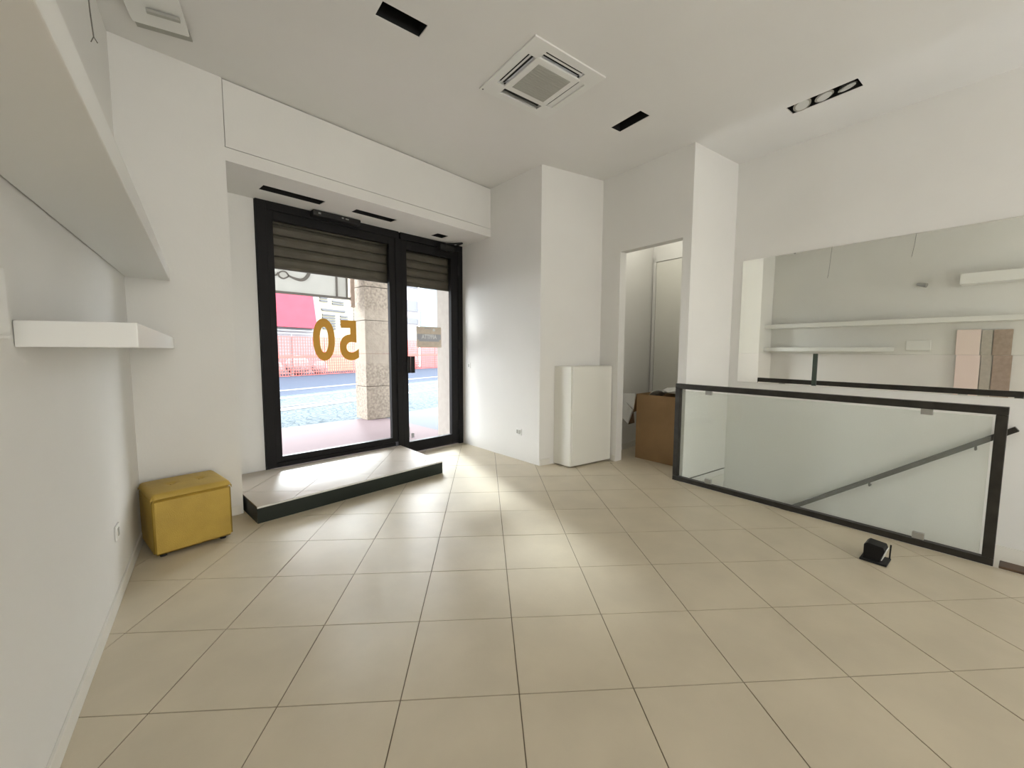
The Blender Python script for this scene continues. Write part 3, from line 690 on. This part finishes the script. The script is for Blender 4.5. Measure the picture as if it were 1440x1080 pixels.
# profile in x/z, extruded in y
A_ = [bm.verts.new((x, -.048, z)) for x, z in pr]; Bq = [bm.verts.new((x, .048, z)) for x, z in pr]
bm.faces.new(A_); bm.faces.new(Bq[::-1])
for k in range(len(pr)): bm.faces.new((A_[k], A_[(k+1) % len(pr)], Bq[(k+1) % len(pr)], Bq[k]))
lp('body', bm, 'alu', .004)
bm = B(); quad_slab(bm, [(.0315, -.035, .022), (.0315, .035, .022), (.0495, .035, .088), (.0495, -.035, .088)], (1, 0, -.3), .004); lp('lens', bm, 'plasticw')
bm = B(); tube(bm, [(.056, .05, .014), (.058, .05, .10)], .004); lp('bracket', bm, 'black')
# ================================================================ OUTSIDE
# roller shutter, partly lowered, every slat a piece
sh = thing('roller_shutter', (-1.2, .12, 2.14), 'brown-grey roller shutter lowered over the top of the shop front', 'shutter')
for k in range(6):
    z0 = 2.155+k*.104; bm = B()
    pf = [(.118, -.003), (.104, .002), (.094, .03), (.092, .06), (.098, .085), (.112, .1005), (.118, .1005)]
    for xa, xb in ((-2.44, -.08),):
        A0 = [bm.verts.new((xa, y_, z0+z_)) for y_, z_ in pf]; B0 = [bm.verts.new((xb, y_, z0+z_)) for y_, z_ in pf]
        bm.faces.new(A0); bm.faces.new(B0[::-1])
        for k_ in range(len(pf)): bm.faces.new((A0[k_], A0[(k_+1) % len(pf)], B0[(k_+1) % len(pf)], B0[k_]))
    obj('slat', bm, 'shutter', sh)
bm = B(); bx(bm, -2.45, -.07, .09, .125, 2.128, 2.157); obj('bottom_bar', bm, 'shutter', sh, .003)
for x in (-2.462, -.035): bm = B(); bx(bm, x-.03, x+.03, .075, .15, 0.0, 2.74); obj('guide', bm, 'alu', sh)
# arcade pavement
bm = B(); prism(bm, [(-9, .06), (.30, .06), (.30, 2.97), (-9, 2.97)], -.12, -.005); meta(obj('pavement', bm, 'pink'), 'pinkish granite pavement under the arcade', 'pavement', kind='structure')
bm = B(); prism(bm, [(.302, .06), (9, .06), (9, 4.6), (.302, 2.97)], -.12, -.006); meta(obj('pavement', bm, 'greyp'), 'grey pavement right of the stone pillar', 'pavement', kind='structure')
bm = B(); bx(bm, -9, .3, 2.972, 3.12, -.2, -.03); meta(obj('kerb', bm, 'rail'), 'pale kerb along the pavement edge', 'kerb', kind='structure')
a17 = R(17); S0 = Vector((-.7, 5.7, 0)); U = Vector((math.cos(a17), math.sin(a17), 0)); V = Vector((-math.sin(a17), math.cos(a17), 0))
def SP(u, v, z=0): return S0+U*u+V*v+Vector((0, 0, z))
def street(name, u0, u1, v0, v1, z0, z1, m, label, cat):
    bm = B(); prism(bm, [v2(SP(u0, v0)), v2(SP(u1, v0)), v2(SP(u1, v1)), v2(SP(u0, v1))], z0, z1); return meta(obj(name, bm, m), label, cat, kind='structure')
street('street', -14, 45, -4.6, 3.0, -.3, -.105, 'cobble', 'pale cobbled tram bed in front of the arcade', 'street')
street('trim_5', -14, 45, -.0, .42, -.104, -.09, 'rail', 'pale concrete strip along the nearer tram rail', 'trim')
street('trim_6', -14, 45, .62, .66, -.104, -.092, 'greywin', 'dark tram rail beside the concrete strip', 'trim')
street('trim_7', -14, 45, 2.2, 2.5, -.104, -.09, 'rail', 'pale strip along the farther tram rail', 'trim')
street('road', -14, 45, 3.0, 14.5, -.3, -.103, 'asph', 'blue-grey asphalt road', 'road')
street('trim_8', -14, 45, 4.3, 4.6, -.102, -.09, 'rail', 'white line on the asphalt', 'trim')
# pillar
pil = thing('stone_pillar', (.19, 2.95, 0), 'speckled beige stone arcade pillar on the pavement outside', 'pillar')
for k, (z0, z1) in enumerate(((-.004, .62), (.628, 1.24), (1.248, 1.86), (1.868, 2.48), (2.488, 3.1), (3.108, 5.6))):
    bm = B(); bx(bm, -.075, .43, 2.72, 3.17, z0, z1); obj('stone_block', bm, 'stone', pil, .008)
bm = B(); bx(bm, -9, 9, .6, 3.3, 5.6, 5.8); meta(obj('ceiling_arcade', bm, 'beige'), 'ceiling of the street arcade', 'ceiling', kind='structure')
# hanging sign panel between pillars, script lettering reads from the street
sgn = thing('hanging_sign', (-1.3, 2.95, 2.25), 'pale hanging sign panel with grey script lettering under the arcade', 'sign')
bm = B(); bx(bm, -3.4, -.50, 2.945, 2.955, 2.275, 4.6); obj('panel', bm, 'panel', sgn)  # panels extended upward out of view to block sun on the shop window
bm = B(); bx(bm, -.47, -.315, 2.945, 2.955, 2.275, 4.6); obj('panel', bm, 'panel', sgn)
bm = B(); bx(bm, -3.4, -.235, 2.93, 2.97, 2.235, 2.274); obj('bottom_bar', bm, 'script', sgn)
for x0, x1 in ((-.50, -.47), (-.315, -.285)): bm = B(); bx(bm, x0, x1, 2.93, 2.97, 2.276, 4.6); obj('upright', bm, 'script', sgn)
bm = B(); bx(bm, -.235, -.16, 2.93, 2.98, 2.10, 4.6); obj('side_post', bm, 'boardb', sgn)
for x in (-3.2, -.6): bm = B(); bx(bm, x-.012, x+.012, 2.94, 2.96, 4.601, 5.599); obj('hanger', bm, 'script', sgn)
def ribbon(pts, ws, y=2.935):
    bm = B(); n = len(pts); prev = None
    for i in range(n):
        p = Vector((pts[i][0], 0, pts[i][1])); q = Vector((pts[min(i+1, n-1)][0], 0, pts[min(i+1, n-1)][1])); r = Vector((pts[max(i-1, 0)][0], 0, pts[max(i-1, 0)][1]))
        t = (q-r).normalized(); nn_ = Vector((-t.z, 0, t.x))*ws[i]
        cur = [bm.verts.new((p+nn_*s1+Vector((0, y+yy, 0)))) for s1, yy in ((-1, 0), (1, 0), (1, .008), (-1, .008))]
        if prev:
            for k in range(4): bm.faces.new((prev[k], prev[(k+1) % 4], cur[(k+1) % 4], cur[k]))
        else: bm.faces.new(cur)
        prev = cur
    bm.faces.new(prev[::-1]); return bm
def smooth(pts, n=6):
    out = []; P = [pts[0]]+list(pts)+[pts[-1]]
    for i in range(1, len(P)-2):
        for k in range(n):
            t = k/n; out.append(tuple(.5*((2*P[i][d])+(-P[i-1][d]+P[i+1][d])*t+(2*P[i-1][d]-5*P[i][d]+4*P[i+1][d]-P[i+2][d])*t*t+(-P[i-1][d]+3*P[i][d]-3*P[i+1][d]+P[i+2][d])*t**3) for d in (0, 1)))
    out.append(pts[-1]); return out
Cp = smooth([(-1.18, 2.86), (-1.10, 2.99), (-.99, 2.96), (-.935, 2.80), (-.955, 2.62), (-1.015, 2.525), (-1.092, 2.49), (-1.185, 2.503), (-1.275, 2.535)])
obj('script_letter', ribbon(Cp, [.012+.016*math.sin(math.pi*i/(len(Cp)-1)) for i in range(len(Cp))]), 'script', sgn)
Ap = smooth([(-1.275, 2.535), (-1.318, 2.59), (-1.38, 2.592), (-1.428, 2.55), (-1.41, 2.50), (-1.357, 2.480), (-1.293, 2.515), (-1.272, 2.55)])
obj('script_letter', ribbon(Ap, [.011]*len(Ap), 2.934), 'script', sgn)
Fp = smooth([(-1.43, 2.57), (-1.455, 2.53), (-1.50, 2.52), (-1.54, 2.56), (-1.60, 2.60), (-1.66, 2.52)])
obj('script_letter', ribbon(Fp, [.012]*len(Fp), 2.933), 'script', sgn)
# construction fence of orange netting
fn = thing('site_fence', SP(12, 11), 'orange netting fence with posts along the far side of the road', 'fence')
bm = B()
for k in range(14): z = -.08+k*.155; prism(bm, [v2(SP(2, 10.99)), v2(SP(24, 10.99)), v2(SP(24, 11.01)), v2(SP(2, 11.01))], z, z+.032)
for k in range(147):
    u = 2+k*.15; bx_ = [v2(SP(u, 10.985)), v2(SP(u+.032, 10.985)), v2(SP(u+.032, 11.0)), v2(SP(u, 11.0))]; prism(bm, bx_, -.08, 2.0)
meta(obj('netting', bm, 'netm', fn), kind='stuff')
bm = B(); prism(bm, [v2(SP(2, 10.97)), v2(SP(24, 10.97)), v2(SP(24, 10.98)), v2(SP(2, 10.98))], .85, .98); obj('warning_band', bm, 'netm', fn)
for k in range(12):
    bm = B(); cyl(bm, SP(2+k*2, 11.05, -.1), SP(2+k*2, 11.05, 2.1), .035, 8); obj('post', bm, 'rail', fn)
bm = B(); prism(bm, [v2(SP(2, 11.1)), v2(SP(26, 11.1)), v2(SP(26, 11.16)), v2(SP(2, 11.16))], 2.28, 2.34); obj('top_rail', bm, 'rail', fn)
bm = B(); prism(bm, [v2(SP(2, 11.1)), v2(SP(26, 11.1)), v2(SP(26, 11.16)), v2(SP(2, 11.16))], 2.12, 2.18); obj('top_rail', bm, 'rail', fn)
# sacks behind the fence
for k, (u, z, s_) in enumerate(((7.4, .3, .9), (8.8, .45, 1.1), (10.2, .25, .8), (16.5, .5, 1.2), (18.2, .4, 1.0))):
    bm = B(); bmesh.ops.create_icosphere(bm, subdivisions=2, radius=.5)
    for v in bm.verts: v.co = SP(u, 11.75)+Vector((v.co.x*s_*1.2, v.co.y*s_*.8, max(-.1, z+v.co.z*s_+random.uniform(-.05, .05))))
    meta(obj('rubble_bag', bm, 'rubble', smooth=True), ('pale rubble bag behind the fence, leftmost through the shop window', 'biggest pale rubble bag behind the fence below the pink awning', 'smallest pale rubble bag behind the fence near the number 50', 'bigger of two rubble bags behind the fence seen through the door', 'smaller of two rubble bags behind the fence seen through the door')[k], 'bag', 'pale rubble bags behind the orange fence')
# buildings across
bl = thing('building', SP(9, 13), 'pale building with a big pink awning across the street', 'building')
bm = B(); bx_ = [v2(SP(-6, 13)), v2(SP(11.2, 13)), v2(SP(11.2, 17)), v2(SP(-6, 17))]; prism(bm, bx_, -.1, 7.6); obj('facade_wall', bm, 'facade', bl)
bm = B(); quad_slab(bm, [SP(7.0, 12.95, 4.7), SP(10.75, 12.95, 4.7), SP(10.62, 12.45, 2.55), SP(7.0, 12.45, 2.55)], U.cross(Vector((0, 0, 1))), .04); obj('awning', bm, 'awn', bl)
bm = B(); quad_slab(bm, [SP(10.75, 12.95, 4.7), SP(10.75, 12.95, 2.55), SP(10.62, 12.45, 2.55)], U, .03); obj('awning_side', bm, 'awn', bl)
for u in (-4, -1, 2, 5, 8):
    bm = B(); prism(bm, [v2(SP(u, 12.96)), v2(SP(u+1.2, 12.96)), v2(SP(u+1.2, 13.02)), v2(SP(u, 13.02))], 5.6, 7.2); obj('window', bm, 'greywin', bl)
by = thing('building', SP(13, 13.4), 'cream yellow building with slatted grey shutters across the street', 'building')
bm = B(); prism(bm, [v2(SP(11.25, 13.4)), v2(SP(16.9, 13.4)), v2(SP(16.9, 17)), v2(SP(11.25, 17))], -.1, 7.4); obj('facade_wall', bm, 'yellow', by)
for u0, u1, z0, z1, n_ in ((11.6, 12.15, 4.3, 5.2, 5), (12.5, 13.4, 4.2, 4.5, 2), (11.7, 13.5, 3.75, 3.95, 1), (11.75, 12.7, 2.6, 3.6, 6), (13.1, 13.7, 2.9, 3.6, 4), (14.2, 15.2, 2.9, 4.3, 7)):
    for k in range(n_):
        za = z0+(z1-z0)*k/n_; bm = B(); prism(bm, [v2(SP(u0, 13.33)), v2(SP(u1, 13.33)), v2(SP(u1, 13.39)), v2(SP(u0, 13.39))], za, za+(z1-z0)/n_*.62); obj('shutter_slat', bm, 'blind', by)
bg_ = thing('building', SP(18.5, 12.6), 'pale grey building with horizontal grey windows, seen through the door', 'building')
bm = B(); prism(bm, [v2(SP(17, 12.6)), v2(SP(19.95, 12.6)), v2(SP(19.95, 16)), v2(SP(17, 16))], -.1, 7.2); obj('facade_wall', bm, 'facade', bg_)
for z0, z1 in ((4.3, 5.1), (3.33, 3.76), (6.1, 6.9)):
    bm = B(); prism(bm, [v2(SP(17.1, 12.54)), v2(SP(19.9, 12.54)), v2(SP(19.9, 12.6)), v2(SP(17.1, 12.6))], z0, z1); obj('window', bm, 'greywin', bg_)
hb_ = thing('metal_hoarding', SP(22, 12.4), 'tall pale blue metal panels seen through the glass door', 'hoarding')
for k in range(5):
    u = 20.0+k*1.02+.0; bm = B(); prism(bm, [v2(SP(u, 12.4)), v2(SP(u+1.0, 12.4)), v2(SP(u+1.0, 12.5)), v2(SP(u, 12.5))], -.1, 7.0); obj('panel', bm, 'bluep', hb_)
bm = B(); prism(bm, [v2(SP(25.2, 12.6)), v2(SP(45, 12.6)), v2(SP(45, 16)), v2(SP(25.2, 16))], -.1, 7); meta(obj('building', bm, 'facade'), 'plain pale building at the far right of the street', 'building')
# beige wall right of the door outside is part of wall_entrance; small dark latch bar on it
bm = B(); bx(bm, .02, .16, .69, .71, 1.0, 1.012); bm.free()
bm = B(); bx(bm, .08, .1385, .16, .69, -.004, 4.0); bx(bm, .1386, 1.2, .671, .69, -.004, 4.0)
meta(obj('trim_9', bm, 'beige'), 'beige rendered jamb of the building just outside the glass door', 'trim', kind='structure')
light('closet_fill', 'POINT', W(1.75, 5.0, 3.0), (0, 0, -1), 4.0, (1.0, .97, .88), shadow_soft_size=.06)  # added fill lamp to brighten the closet, no fixture modelled
